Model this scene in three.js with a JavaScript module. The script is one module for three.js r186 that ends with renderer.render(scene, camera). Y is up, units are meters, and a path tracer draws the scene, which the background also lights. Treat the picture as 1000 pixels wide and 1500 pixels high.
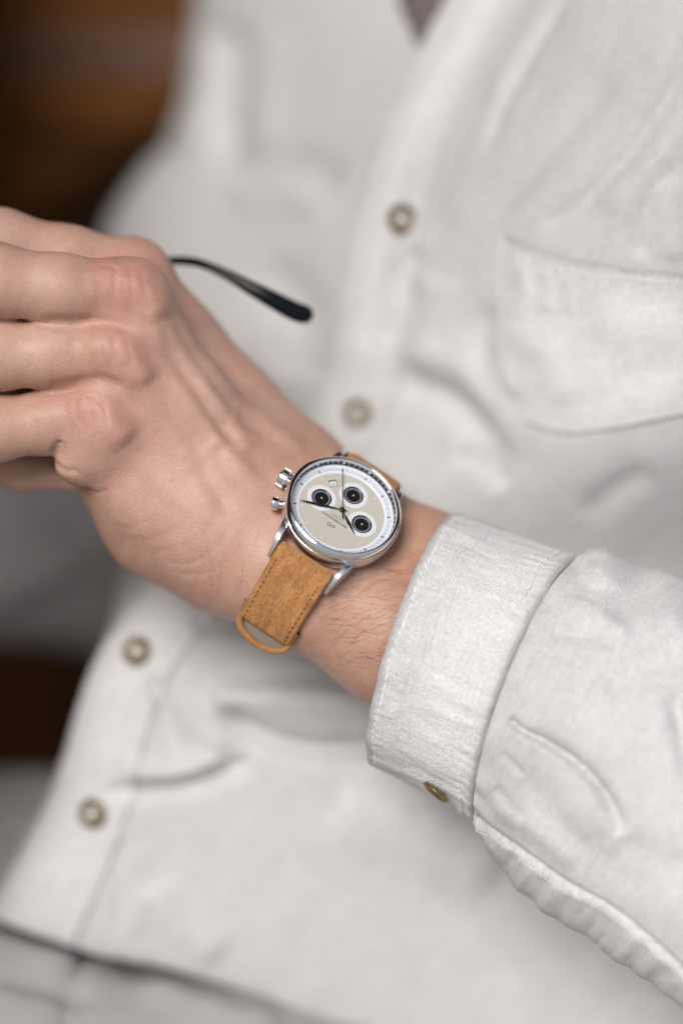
import * as THREE from 'three';
import { mergeGeometries } from 'three/addons/utils/BufferGeometryUtils.js';
import { ImprovedNoise } from 'three/addons/math/ImprovedNoise.js';
import { RoundedBoxGeometry } from 'three/addons/geometries/RoundedBoxGeometry.js';

// ------------------------------------------------------------------ camera, sky, sun, exposure
const scene = new THREE.Scene();
const WATCH = new THREE.Vector3(0, 0.78, 0);              // the watch crystal, where the lens is focused
const DIST = 0.80, PITCH = THREE.MathUtils.degToRad(-20), HALF = 0.345 / 2 / DIST;
const camera = new THREE.PerspectiveCamera(2 * Math.atan(HALF) * 180 / Math.PI, 2 / 3, 0.05, 200);
const FWD = new THREE.Vector3(0, Math.sin(PITCH), -Math.cos(PITCH)), UPV = new THREE.Vector3(0, Math.cos(PITCH), Math.sin(PITCH));
camera.position.copy(WATCH).addScaledVector(FWD, -DIST);
camera.lookAt(WATCH);
camera.focus = DIST - 0.002;
camera.userData.fStop = 1.65;
scene.add(camera);
const EXPOSURE = 1.3;

// overcast sky: pale, a little brighter towards the zenith, a soft cloud pattern
const noise3 = new ImprovedNoise();
{
  const w = 256, h = 128, data = new Float32Array(w * h * 4);
  for (let j = 0; j < h; j++) for (let i = 0; i < w; i++) {
    const el = (j + 0.5) / h * Math.PI - Math.PI / 2, az = i / w * Math.PI * 2;
    const x = Math.cos(el) * Math.cos(az), y = Math.sin(el), z = Math.cos(el) * Math.sin(az);
    const c = 0.9 + 0.22 * noise3.noise(x * 2.5, y * 5, z * 2.5) + 0.1 * noise3.noise(x * 6, y * 12, z * 6);
    const g = 1.0 + 0.25 * Math.max(0, y), k = 0.35 * c * g;
    data.set([k * 0.86, k * 1.0, k * 1.22, 1], (j * w + i) * 4);
  }
  const sky = new THREE.DataTexture(data, w, h, THREE.RGBAFormat, THREE.FloatType);
  sky.mapping = THREE.EquirectangularReflectionMapping; sky.magFilter = THREE.LinearFilter; sky.needsUpdate = true;
  scene.background = sky; scene.environment = sky;
}
const sun = new THREE.DirectionalLight(new THREE.Color(1, 0.957, 0.922), 2.8);
sun.position.copy(WATCH).add(new THREE.Vector3(-0.75, 1.85, 1.95)); sun.target.position.copy(WATCH);
sun.castShadow = true; sun.shadow.radius = 56; sun.shadow.mapSize.set(2048, 2048);
Object.assign(sun.shadow.camera, { left: -2, right: 2, top: 2, bottom: -2, near: 0.1, far: 20 });
scene.add(sun, sun.target);

// ------------------------------------------------------------------ helpers
// Authoring frame L: millimetres, x right, y up, z towards the lens, origin at the watch; LM turns it into world metres.
const LM = new THREE.Matrix4().makeBasis(new THREE.Vector3(1, 0, 0), UPV, FWD.clone().negate()).scale(new THREE.Vector3(0.001, 0.001, 0.001)).setPosition(WATCH);
const PX = HALF / 750;
const V = (x, y, z) => new THREE.Vector3(x, y, z);
const at = (px, py, d) => { const s = PX * (DIST * 1000 + d); return V((px - 500) * s, (750 - py) * s, -d); };
const toPx = (p) => { const s = PX * (DIST * 1000 - p.z); return [500 + p.x / s, 750 - p.y / s]; };
const clamp = (x, a = 0, b = 1) => Math.min(b, Math.max(a, x));
const sstep = (a, b, x) => { const t = clamp((x - a) / (b - a)); return t * t * (3 - 2 * t); };
const gauss = (x, w) => Math.exp(-(x * x) / (w * w));
let seed = 7;
const rnd = () => { seed = (seed * 1664525 + 1013904223) >>> 0; return seed / 4294967296; };
const nz = (x, y, z) => noise3.noise(x + 31.7, y + 17.3, z + 5.1);
const fbm = (x, y, z, o = 4) => { let s = 0, a = 0.5; for (let i = 0; i < o; i++) { s += a * nz(x, y, z); x *= 2.03; y *= 2.03; z *= 2.03; a *= 0.5; } return s; };

const counts = {};
const numbered = (n) => { const k = counts[n] = (counts[n] ?? -1) + 1; return k ? `${n}_${String(k).padStart(3, '0')}` : n; };
function thing(name, label, category, baseL) {
  const o = new THREE.Group(); o.name = numbered(name); o.userData = { label, category };
  o.position.copy(baseL.clone().applyMatrix4(LM)); scene.add(o);
  o.userData.label = label; return o;
}
function addMesh(name, geo, mat, parent, stuff) {
  const m = new THREE.Mesh(geo, mat); m.name = numbered(name); m.castShadow = m.receiveShadow = true;
  if (stuff) m.userData.kind = 'stuff';
  parent.add(m); return m;
}
// a geometry authored in L under a thing (or part) whose world origin is known
function inL(geo, root) { geo.applyMatrix4(LM); geo.translate(-root.position.x, -root.position.y, -root.position.z); return geo; }

function gridGeo(nu, nv, fn, uvScale = [1, 1]) {                    // fn(u, v) -> Vector3 in L, u and v from 0 to 1
  const pos = new Float32Array((nu + 1) * (nv + 1) * 3), uv = new Float32Array((nu + 1) * (nv + 1) * 2), idx = [];
  for (let j = 0; j <= nv; j++) for (let i = 0; i <= nu; i++) {
    const p = fn(i / nu, j / nv), k = j * (nu + 1) + i;
    pos[k * 3] = p.x; pos[k * 3 + 1] = p.y; pos[k * 3 + 2] = p.z; uv[k * 2] = i / nu * uvScale[0]; uv[k * 2 + 1] = j / nv * uvScale[1];
    if (i < nu && j < nv) { const a = k, b = k + 1, c = k + nu + 1, d = c + 1; idx.push(a, c, b, b, c, d); }
  }
  const g = new THREE.BufferGeometry();
  g.setAttribute('position', new THREE.BufferAttribute(pos, 3)); g.setAttribute('uv', new THREE.BufferAttribute(uv, 2)); g.setIndex(idx);
  g.computeVertexNormals(); return g;
}
const cr = (a, b, c, d, t) => 0.5 * (2 * b + (c - a) * t + (2 * a - 5 * b + 4 * c - d) * t * t + (3 * b - a - 3 * c + d) * t * t * t);
function spline(pts, t) {                                           // pts: arrays of numbers; t in 0 .. pts.length-1
  const n = pts.length - 1, i = clamp(Math.floor(t), 0, n - 1), f = t - i;
  const A = pts[Math.max(0, i - 1)], B = pts[i], C = pts[i + 1], D = pts[Math.min(n, i + 2)];
  return B.map((_, k) => cr(A[k], B[k], C[k], D[k], f));
}
function segDist(x, y, pts) {                                       // distance to a polyline, share along it, side
  let best = 1e9, where = 0, side = 1;
  for (let i = 0; i < pts.length - 1; i++) {
    const [ax, ay] = pts[i], [bx, by] = pts[i + 1], dx = bx - ax, dy = by - ay;
    const t = clamp(((x - ax) * dx + (y - ay) * dy) / (dx * dx + dy * dy)), ex = x - ax - dx * t, ey = y - ay - dy * t, d = Math.hypot(ex, ey);
    if (d < best) { best = d; where = (i + t) / (pts.length - 1); side = dx * ey - dy * ex > 0 ? 1 : -1; }
  }
  return [best, where, side];
}
function smoothLine(pts, n = 5) { const o = []; for (let i = 0; i <= (pts.length - 1) * n; i++) o.push(spline(pts, i / n)); return o; }
// folds: { p: polyline in photo pixels, w: half width, a: height in mm, edge: >0 sharp on one side }
function foldSum(list, x, y) {
  let h = 0;
  for (const f of list) {
    if (x < f.box[0] || x > f.box[1] || y < f.box[2] || y > f.box[3]) continue;
    const [d, t, s] = segDist(x, y, f.p), fade = f.hold ? 1 : Math.min(1, sstep(0, 0.22, t) , sstep(0, 0.22, 1 - t));
    if (f.step) { const sd = s * d, hi = f.step * Math.exp(-Math.max(0, sd) / (f.w * 2.6)), lo = f.a * (0.3 + 0.7 * t) * Math.exp(-Math.pow(Math.max(0, -sd) / (f.w * (0.35 + 0.65 * t)), 1.6)); h += (lo + (hi - lo) * sstep(-1, 7, sd)) * sstep(0, 0.05, t) * sstep(0, 0.3, 1 - t); continue; }
    const fw = f.grow ? f.w * (f.grow + (1 - f.grow) * t) : f.w, w = f.sharp && s === f.sharp ? fw * 0.35 : fw;
    h += f.a * (f.grow ? 0.35 + 0.65 * t : 1) * gauss(d, w) * (f.grow ? sstep(0, 0.25, 1 - t) * sstep(0, 0.04, t) : fade);
  }
  return h;
}
const folds = (rows) => rows.map(([p, w, a, sharp, hold, grow, step]) => {
  p = smoothLine(p, 4); const xs = p.map((q) => q[0]), ys = p.map((q) => q[1]), m = w * (step ? 9 : 2.6);
  return { p, w, a, sharp, hold, grow, step, box: [Math.min(...xs) - m, Math.max(...xs) + m, Math.min(...ys) - m, Math.max(...ys) + m] };
});

// surface nets: the zero level of a signed distance field (negative inside), in L
function surfaceNets(lo, hi, cell, f) {
  const nx = Math.ceil((hi.x - lo.x) / cell), ny = Math.ceil((hi.y - lo.y) / cell), nzc = Math.ceil((hi.z - lo.z) / cell);
  const sx = nx + 1, sy = ny + 1, sz = nzc + 1, val = new Float32Array(sx * sy * sz), B = 6;
  for (let bk = 0; bk < sz; bk += B) for (let bj = 0; bj < sy; bj += B) for (let bi = 0; bi < sx; bi += B) {
    const c = f(lo.x + (bi + B / 2) * cell, lo.y + (bj + B / 2) * cell, lo.z + (bk + B / 2) * cell), far = Math.abs(c) > B * cell * 1.3 + 8;
    for (let k = bk; k < Math.min(bk + B, sz); k++) for (let j = bj; j < Math.min(bj + B, sy); j++) for (let i = bi; i < Math.min(bi + B, sx); i++)
      val[(k * sy + j) * sx + i] = far ? c : f(lo.x + i * cell, lo.y + j * cell, lo.z + k * cell);
  }
  const vid = new Int32Array(sx * sy * sz).fill(-1), pos = [], idx = [];
  const off = [0, 1, sx, sx + 1, sx * sy, sx * sy + 1, sx * sy + sx, sx * sy + sx + 1];
  const edges = [[0, 1], [2, 3], [4, 5], [6, 7], [0, 2], [1, 3], [4, 6], [5, 7], [0, 4], [1, 5], [2, 6], [3, 7]];
  for (let k = 0; k < nzc; k++) for (let j = 0; j < ny; j++) for (let i = 0; i < nx; i++) {
    const b = (k * sy + j) * sx + i; let m = 0;
    for (let q = 0; q < 8; q++) if (val[b + off[q]] < 0) m |= 1 << q;
    if (m === 0 || m === 255) continue;
    let x = 0, y = 0, z = 0, n = 0;
    for (const [p, q] of edges) {
      const a = val[b + off[p]], c = val[b + off[q]];
      if ((a < 0) === (c < 0)) continue;
      const t = a / (a - c); n++;
      x += (p & 1) + t * ((q & 1) - (p & 1)); y += (p >> 1 & 1) + t * ((q >> 1 & 1) - (p >> 1 & 1)); z += (p >> 2) + t * ((q >> 2) - (p >> 2));
    }
    vid[b] = pos.length / 3; pos.push(lo.x + (i + x / n) * cell, lo.y + (j + y / n) * cell, lo.z + (k + z / n) * cell);
  }
  const quad = (a, b, c, d, flip) => { if (a < 0 || b < 0 || c < 0 || d < 0) return; flip ? idx.push(a, c, b, b, c, d) : idx.push(a, b, c, b, d, c); };
  for (let k = 1; k < nzc; k++) for (let j = 1; j < ny; j++) for (let i = 1; i < nx; i++) {
    const b = (k * sy + j) * sx + i, s = val[b] < 0;
    if (s !== val[b + 1] < 0) quad(vid[b - sx - sx * sy], vid[b - sx * sy], vid[b - sx], vid[b], !s);
    if (s !== val[b + sx] < 0) quad(vid[b - 1 - sx * sy], vid[b - 1], vid[b - sx * sy], vid[b], !s);
    if (s !== val[b + sx * sy] < 0) quad(vid[b - 1 - sx], vid[b - sx], vid[b - 1], vid[b], !s);
  }
  const g = new THREE.BufferGeometry();
  g.setAttribute('position', new THREE.BufferAttribute(new Float32Array(pos), 3)); g.setIndex(idx);
  return g;
}
function gradient(f, x, y, z, e = 0.6) { return V(f(x + e, y, z) - f(x - e, y, z), f(x, y + e, z) - f(x, y - e, z), f(x, y, z + e) - f(x, y, z - e)).normalize(); }
// tapered capsules: joints { p: Vector3, r }
const capsule = (a, b) => {
  const ax = a.p.x, ay = a.p.y, az = a.p.z, dx = b.p.x - ax, dy = b.p.y - ay, dz = b.p.z - az, l2 = dx * dx + dy * dy + dz * dz || 1, ra = a.r, dr = b.r - a.r;
  return (x, y, z) => {
    const px = x - ax, py = y - ay, pz = z - az; let t = (px * dx + py * dy + pz * dz) / l2; t = t < 0 ? 0 : t > 1 ? 1 : t;
    const ex = px - dx * t, ey = py - dy * t, ez = pz - dz * t; return Math.sqrt(ex * ex + ey * ey + ez * ez) - ra - dr * t;
  };
};
const chain = (js) => js.slice(1).map((j, i) => capsule(js[i], j));
const smin = (a, b, k) => { const h = Math.max(k - Math.abs(a - b), 0) / k; return Math.min(a, b) - h * h * k * 0.25; };
const J = (px, py, d, r) => ({ p: at(px, py, d), r });

function tubeGeo(pts, r, seg = 24, radial = 8) { return new THREE.TubeGeometry(new THREE.CatmullRomCurve3(pts), seg, r, radial, false); }

// ------------------------------------------------------------------ textures
function dataTex(n, fn, srgb) {
  const d = new Uint8Array(n * n * 4);
  for (let j = 0; j < n; j++) for (let i = 0; i < n; i++) { const c = fn(i / n, j / n); d.set([c[0], c[1], c[2], 255].map((x) => clamp(Math.round(x), 0, 255)), (j * n + i) * 4); }
  const t = new THREE.DataTexture(d, n, n, THREE.RGBAFormat); t.wrapS = t.wrapT = THREE.RepeatWrapping; t.magFilter = THREE.LinearFilter;
  if (srgb) t.colorSpace = THREE.SRGBColorSpace; t.needsUpdate = true; return t;
}
function tileNoise(n, cx, cy) {                                     // value noise that repeats, cx by cy cells
  const g = new Float32Array(cx * cy); for (let i = 0; i < g.length; i++) g[i] = rnd();
  return (u, v) => {
    const x = u * cx, y = v * cy, i = Math.floor(x), j = Math.floor(y), f = x - i, h = y - j, a = f * f * (3 - 2 * f), b = h * h * (3 - 2 * h);
    const G = (p, q) => g[((q % cy + cy) % cy) * cx + (p % cx + cx) % cx];
    return (G(i, j) * (1 - a) + G(i + 1, j) * a) * (1 - b) + (G(i, j + 1) * (1 - a) + G(i + 1, j + 1) * a) * b;
  };
}
// cloth: one tile is 48 mm, about 96 threads each way, with slubs and a brushed nap
const clothMaps = (() => {
  const n = 1024, sl = tileNoise(n, 12, 192), sv = tileNoise(n, 192, 12), fuzz = tileNoise(n, 220, 220), fuzz2 = tileNoise(n, 90, 90), big = tileNoise(n, 9, 9), h = new Float32Array(n * n);
  const height = (u, v) => {
    const warp = Math.sin(u * 110 * Math.PI * 2) * 0.5, weft = Math.sin(v * 110 * Math.PI * 2) * 0.5;
    return 0.5 + 0.16 * warp * (0.4 + sv(u, v)) + 0.16 * weft * (0.4 + sl(u, v)) + 0.3 * (sl(u, v) - 0.5) + 0.25 * (sv(u, v) - 0.5) + 0.55 * (fuzz(u, v) - 0.5) + 0.35 * (fuzz2(u, v) - 0.5);
  };
  const bump = dataTex(n, (u, v) => { const x = height(u, v) * 255; return [x, x, x]; });
  const map = dataTex(n, (u, v) => {
    const k = 232 + 46 * (height(u, v) - 0.5) + 6 * (big(u, v) - 0.5), w = 2 * (sv(u, v) - 0.5) + 2 * (fuzz2(u, v) - 0.5);
    return [k + w, k, k - 1 - w];
  }, true);
  return { map, bump };
})();
const skinMaps = (() => {
  const n = 1024, a = tileNoise(n, 60, 60), b = tileNoise(n, 140, 140), c = tileNoise(n, 14, 14), d = tileNoise(n, 260, 260), pts = [];
  const N = 46;                                                     // a jittered lattice of cells: the creases between them are the skin's fine lines
  for (let j = 0; j < N; j++) for (let i = 0; i < N; i++) pts.push([(i + 0.15 + 0.7 * rnd()) / N, (j + 0.15 + 0.7 * rnd()) / N]);
  const crease = (u, v) => {
    const gi = Math.floor(u * N), gj = Math.floor(v * N); let d1 = 9, d2 = 9;
    for (let q = -1; q <= 1; q++) for (let p = -1; p <= 1; p++) {
      const I = (gi + p + N) % N, K = (gj + q + N) % N, P = pts[K * N + I]; let dx = Math.abs(P[0] - u), dy = Math.abs(P[1] - v); dx = Math.min(dx, 1 - dx) * N; dy = Math.min(dy, 1 - dy) * N * 0.75;
      const e = Math.hypot(dx, dy); if (e < d1) { d2 = d1; d1 = e; } else if (e < d2) d2 = e;
    }
    return sstep(0, 0.22, d2 - d1);
  };
  const bump = dataTex(n, (u, v) => { const x = 255 * (0.12 + 0.55 * crease(u, v) + 0.22 * a(u, v) + 0.12 * b(u, v)); return [x, x, x]; });
  const map = dataTex(n, (u, v) => {
    const m = 12 * (c(u, v) - 0.5) + 12 * (a(u, v) - 0.5) + 9 * (b(u, v) - 0.5), p = d(u, v) > 0.93 ? -10 : 0;
    return [240 + m * 0.5 + p * 0.6, 237 + m + p, 235 + m + p];
  }, true);
  return { map, bump };
})();
const suedeMaps = (() => {
  const n = 512, a = tileNoise(n, 150, 150), b = tileNoise(n, 60, 60), c = tileNoise(n, 12, 12), e = tileNoise(n, 24, 24);
  const h = (u, v) => 0.5 * a(u, v) + 0.35 * b(u, v) + 0.15 * c(u, v);
  const bump = dataTex(n, (u, v) => { const x = 255 * h(u, v); return [x, x, x]; });
  const map = dataTex(n, (u, v) => { const k = 0.8 + 0.2 * (a(u, v) - 0.5) + 0.12 * (c(u, v) - 0.5) + 0.1 * (e(u, v) - 0.5) + 0.12 * (b(u, v) - 0.5); return [255 * k * 1.1, 255 * k * 1.06, 255 * k * 0.98]; }, true);
  return { map, bump };
})();
const withRepeat = (t, x, y) => { const c = t.clone(); c.repeat.set(x, y); c.needsUpdate = true; return c; };

// ------------------------------------------------------------------ materials
const lin = (r, g, b) => new THREE.Color().setRGB(r, g, b);
const M = {
  skin: new THREE.MeshPhysicalMaterial({ color: lin(1, 1, 1), vertexColors: true, map: skinMaps.map, bumpMap: skinMaps.bump, bumpScale: 0.00012, roughness: 0.46, sheen: 0.15, sheenRoughness: 0.6, sheenColor: lin(0.9, 0.45, 0.35) }),
  cloth: new THREE.MeshPhysicalMaterial({ color: lin(0.88, 0.862, 0.855), map: clothMaps.map, bumpMap: clothMaps.bump, bumpScale: 0.0004, roughness: 0.92, sheen: 0.2, sheenRoughness: 0.8, sheenColor: lin(1, 1, 1), side: THREE.DoubleSide }),
  thread: new THREE.MeshStandardMaterial({ color: lin(0.86, 0.86, 0.86), roughness: 0.6 }),
  trousers: new THREE.MeshPhysicalMaterial({ color: lin(0.46, 0.435, 0.43), map: clothMaps.map, bumpMap: clothMaps.bump, bumpScale: 0.0002, roughness: 0.95, side: THREE.DoubleSide }),
  neck_shade: new THREE.MeshStandardMaterial({ color: lin(0.15, 0.12, 0.12), roughness: 0.95 }),
  steel: new THREE.MeshStandardMaterial({ color: lin(0.82, 0.82, 0.83), metalness: 1, roughness: 0.1 }),
  lugSteel: new THREE.MeshStandardMaterial({ color: lin(0.82, 0.82, 0.83), metalness: 1, roughness: 0.2 }),
  brushed: new THREE.MeshPhysicalMaterial({ color: lin(0.72, 0.72, 0.73), metalness: 1, roughness: 0.26 }),
  suede: new THREE.MeshPhysicalMaterial({ color: lin(0.53, 0.268, 0.112), map: suedeMaps.map, bumpMap: suedeMaps.bump, bumpScale: 0.0003, roughness: 1, sheen: 0.5, sheenRoughness: 0.7, sheenColor: lin(0.8, 0.5, 0.25) }),
  lining: new THREE.MeshStandardMaterial({ color: lin(0.19, 0.145, 0.11), roughness: 0.85 }),
  brownThread: new THREE.MeshStandardMaterial({ color: lin(0.10, 0.045, 0.015), roughness: 0.8 }),
  whitePaint: new THREE.MeshStandardMaterial({ color: lin(0.70, 0.705, 0.715), roughness: 0.45 }),
  navy: new THREE.MeshPhysicalMaterial({ color: lin(0.012, 0.016, 0.032), roughness: 0.3, clearcoat: 0.4, clearcoatRoughness: 0.15 }),
  black: new THREE.MeshStandardMaterial({ color: lin(0.012, 0.010, 0.010), roughness: 0.35 }),
  rehaut: new THREE.MeshPhysicalMaterial({ color: lin(0.016, 0.018, 0.028), roughness: 0.3, specularIntensity: 0.7 }),
  darkSteel: new THREE.MeshStandardMaterial({ color: lin(0.05, 0.045, 0.055), metalness: 0.9, roughness: 0.25 }),
  crystal: new THREE.MeshPhysicalMaterial({ color: lin(1, 1, 1), transmission: 1, thickness: 0, roughness: 0.0, ior: 1.4 }),
  acetate: new THREE.MeshPhysicalMaterial({ color: lin(0.005, 0.006, 0.008), roughness: 0.2, specularIntensity: 0.3 }),
  hair: new THREE.MeshStandardMaterial({ color: lin(0.16, 0.09, 0.06), roughness: 0.5 }),
};

// ------------------------------------------------------------------ setting: ground, wall and roof of the shaded seat
function struct(name, geo, mat) { const m = new THREE.Mesh(geo, mat); m.name = name; m.userData.kind = 'structure'; m.castShadow = m.receiveShadow = true; scene.add(m); return m; }
{
  const g = new THREE.PlaneGeometry(80, 80); g.rotateX(-Math.PI / 2);
  const gm = suedeMaps.map.clone(); gm.repeat.set(60, 60); gm.needsUpdate = true;
  struct('ground', g, new THREE.MeshStandardMaterial({ color: lin(0.42, 0.40, 0.38), roughness: 0.9, map: gm }));
  const w = new THREE.BoxGeometry(7, 3.2, 0.2); w.translate(0, 1.6, -1.15);
  struct('wall', w, new THREE.MeshPhysicalMaterial({ color: lin(0.10, 0.058, 0.040), roughness: 0.9, specularIntensity: 0.15 }));
  const r = new THREE.BoxGeometry(8, 0.15, 3.0); r.translate(0, 2.3, -0.9);
  struct('roof', r, new THREE.MeshStandardMaterial({ color: lin(0.10, 0.065, 0.045), roughness: 0.9 }));
}
// brown furniture behind the shoulder
{
  const base = at(100, 100, 620), t = thing('wooden_cabinet', 'out-of-focus brown wooden furniture with a pale strip, behind the left edge of the shirt', 'furniture', base);
  const grain = (() => { const a = tileNoise(256, 6, 90), b = tileNoise(256, 3, 20); return dataTex(256, (u, v) => { const k = 0.75 + 0.3 * (a(u, v) - 0.5) + 0.4 * (b(u, v) - 0.5); return [255 * k, 250 * k, 235 * k]; }, true); })();
  const wood = new THREE.MeshPhysicalMaterial({ color: lin(0.36, 0.14, 0.038), roughness: 0.7, specularIntensity: 0.25, map: withRepeat(grain, 0.004, 0.004) });
  const strip = new THREE.MeshPhysicalMaterial({ color: lin(0.19, 0.11, 0.08), roughness: 0.5, specularIntensity: 0.4 });
  const slab = (poly, d, depth) => {
    const q = poly.map(([x, y]) => { const p = at(x, y, d); return new THREE.Vector2(p.x, p.y); });
    const g = new THREE.ExtrudeGeometry(new THREE.Shape(q), { depth, bevelEnabled: true, bevelSize: 1.5, bevelThickness: 1.5, bevelSegments: 2 }); g.translate(0, 0, -d - depth); return inL(g, t);
  };
  addMesh('upper_panel', slab([[-300, -300], [480, -300], [480, 50], [-300, 50]], 620, 30), wood, t);
  addMesh('pale_strip', slab([[-300, 54], [480, 54], [480, 98], [-300, 98]], 616, 34), strip, t);
  addMesh('lower_panel', slab([[-300, 102], [340, 102], [10, 315], [-300, 500]], 620, 30), wood, t);
}

{ // added unseen panel left of the frame, to shade what lies behind the hand
  const t = scene.getObjectByName('wooden_cabinet'), g = new RoundedBoxGeometry(0.03, 1.0, 1.12, 3, 0.005); g.translate(-0.215 - t.position.x, 0.505 - t.position.y, -0.48 - t.position.z);
  addMesh('added_shade_panel', g, t.children[0].material, t);
}
// ------------------------------------------------------------------ person
const personBase = at(600, 900, 150);
const person = thing('person', 'person in an off-white button-up shirt, hand raised across the chest', 'person', personBase);

// watch axes in L: X points at three o'clock, Y at twelve, Z out of the dial
const A3 = V(0.9, -0.437, 0).normalize(), N3 = V(0.25, 0.516, 0.819).normalize(), B3 = N3.clone().cross(A3).normalize(); A3.copy(B3).cross(N3);
const ROT = THREE.MathUtils.degToRad(9);
const WX = A3.clone().multiplyScalar(-Math.cos(ROT)).addScaledVector(B3, Math.sin(ROT)), WY = B3.clone().multiplyScalar(-Math.cos(ROT)).addScaledVector(A3, -Math.sin(ROT));

// ---- skin: hand, wrist and forearm as one surface
const skinField = (() => {
  const bone = (px, py, d, off, r) => ({ p: at(px, py, d).addScaledVector(WY, off), r });
  const arm = [
    ...chain([bone(345, 738, 27, 11, 22), bone(467, 812, 25, 12, 22), bone(608, 897, 25, 11, 24), bone(790, 1005, 30, 9, 25)]),
    ...chain([bone(345, 738, 27, -11, 21.5), bone(467, 812, 25, -12, 22), bone(608, 897, 25, -12, 24.5), bone(790, 1005, 30, -9, 25)]),
  ];
  const palm = [
    ...chain([J(196, 404, 34, 12), J(260, 510, 46, 14), J(328, 600, 48, 17), J(420, 688, 40, 19)]),
    ...chain([J(192, 436, 7, 12), J(278, 590, 17, 13.5), J(370, 715, 27, 18.5)]),
    ...chain([J(170, 524, 4, 11.5), J(270, 680, 20, 16), J(350, 750, 28, 20)]),
    ...chain([J(142, 612, 8, 11.5), J(222, 722, 22, 17), J(330, 795, 28, 21)]),
    ...chain([J(142, 690, 26, 9), J(230, 768, 34, 17), J(320, 800, 32, 21)]),
    ...chain([J(200, 560, 30, 16), J(320, 690, 36, 22)]),
    ...chain([J(230, 480, 42, 14), J(350, 640, 48, 18)]),
    ...chain([J(150, 640, 4, 9), J(112, 676, 8, 7.5)]),
  ];
  const fingers = [
    chain([J(196, 404, 32, 12), J(100, 380, 27, 11), J(0, 357, 24, 11.5), J(-50, 350, 30, 10.5), J(-40, 380, 62, 9), J(20, 410, 82, 8)]),
    chain([J(192, 436, 7, 12), J(90, 424, -2, 11.2), J(-10, 410, -5, 11.9), J(-55, 410, 6, 11), J(-60, 430, 45, 9.5), J(0, 450, 70, 8.5)]),
    chain([J(170, 524, 4, 11.5), J(80, 520, 2, 10.9), J(-10, 520, 1, 11.4), J(-55, 522, 8, 11), J(-60, 530, 42, 9.5), J(0, 540, 66, 8.5)]),
    chain([J(142, 612, 8, 11.5), J(70, 619, 7, 10.2), J(-8, 628, 6, 10.6), J(-48, 632, 10, 10), J(-50, 660, 30, 8.5), J(30, 685, 36, 7.4), J(110, 690, 36, 7.2)]),
  ];
  const thumb = chain([J(330, 640, 52, 15), J(230, 560, 68, 12), J(130, 480, 84, 10), J(60, 450, 90, 8.5)]);
  const cap = J(340, 735, 30, 0);
  return (x, y, z) => {
    const kf = 1 + 6.5 * sstep(-104, -74, x);
    let a = 1e9; for (const f of arm) a = smin(a, f(x, y, z), 10);
    let p = 1e9; for (const f of palm) p = smin(p, f(x, y, z), 9);
    let s = smin(a, p, 14);
    let t = 1e9; for (const f of thumb) t = smin(t, f(x, y, z), 6);
    s = smin(s, t, 8);
    for (const fi of fingers) { let g = 1e9; for (const f of fi) g = smin(g, f(x, y, z), 5); s = smin(s, g, kf); }
    return s;
  };
})();
const skinFolds = folds([
  // extensor tendons and veins over the back of the hand
  [[[205, 440], [235, 500], [270, 560], [310, 620], [350, 680], [400, 730]], 15, 1.9],
  [[[185, 530], [225, 585], [268, 640], [300, 690], [330, 750]], 17, 1.5],
  [[[155, 615], [200, 670], [250, 720], [310, 770]], 13, 0.5],
  [[[225, 478], [262, 540], [295, 585], [326, 628], [352, 664]], 14, -2.6],
  [[[205, 560], [250, 612], [280, 650], [296, 685], [322, 730], [334, 764]], 15, -1.9],
  [[[290, 545], [322, 600], [352, 642], [362, 668]], 13, 1.0],
  [[[300, 655], [330, 640], [350, 655]], 11, 0.4],
  [[[238, 430], [292, 520], [352, 600], [415, 655]], 14, -1.5],
  [[[345, 560], [400, 625], [450, 665]], 9, 0.7],
  // wrinkles at the wrist's outer edge
  [[[190, 792], [225, 790], [262, 772], [285, 750]], 3, -0.26],
  [[[215, 812], [262, 802], [300, 780], [322, 752]], 3, -0.26],
  [[[240, 826], [290, 822], [325, 795], [340, 765]], 3, -0.26],
  [[[175, 775], [200, 772], [232, 755]], 3, -0.26],
  [[[258, 842], [310, 838], [340, 815]], 3, -0.26],
  // creases by the little finger's base
  [[[72, 668], [92, 688], [118, 690]], 4, -0.7],
  [[[118, 712], [140, 722], [160, 716]], 3, -0.6],
  [[[75, 668], [84, 655], [90, 645]], 5, -1.0],
  // knuckles
  [[[120, 408], [185, 412], [222, 436], [240, 470]], 24, 2.0], [[[105, 504], [165, 504], [198, 532], [215, 565]], 23, 1.9], [[[75, 596], [135, 592], [166, 622], [190, 650]], 24, 2.0],
  [[[60, 469], [110, 473], [160, 474], [205, 490]], 9, -1.2], [[[60, 571], [105, 563], [150, 556], [190, 572]], 9, -1.2],
  [[[172, 392], [168, 412], [172, 436]], 3, -0.4], [[[192, 388], [190, 412], [196, 440]], 3.5, -0.45], [[[208, 396], [208, 416], [215, 442]], 3, -0.4], [[[182, 390], [179, 412], [184, 438]], 2.5, -0.25],
  [[[150, 490], [147, 508], [150, 530]], 3, -0.35], [[[168, 487], [168, 508], [173, 532]], 3.5, -0.45], [[[185, 494], [187, 512], [193, 534]], 3, -0.4],
  [[[118, 580], [114, 600], [118, 624]], 3, -0.35], [[[136, 576], [134, 598], [139, 626]], 3.5, -0.45], [[[152, 582], [153, 602], [159, 628]], 3, -0.4], [[[144, 580], [143, 600], [148, 624]], 2.5, -0.25],
  [[[262, 700], [296, 668], [330, 640], [372, 628]], 7, 0.3], [[[225, 640], [262, 668], [296, 668]], 6, 0.2], [[[330, 640], [350, 600], [352, 560]], 6, 0.3],
  [[[120, 398], [150, 392], [180, 400]], 3, -0.3], [[[140, 425], [165, 412], [190, 420]], 3, -0.25], [[[110, 575], [140, 585], [160, 610]], 3, -0.2],
]);
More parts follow.
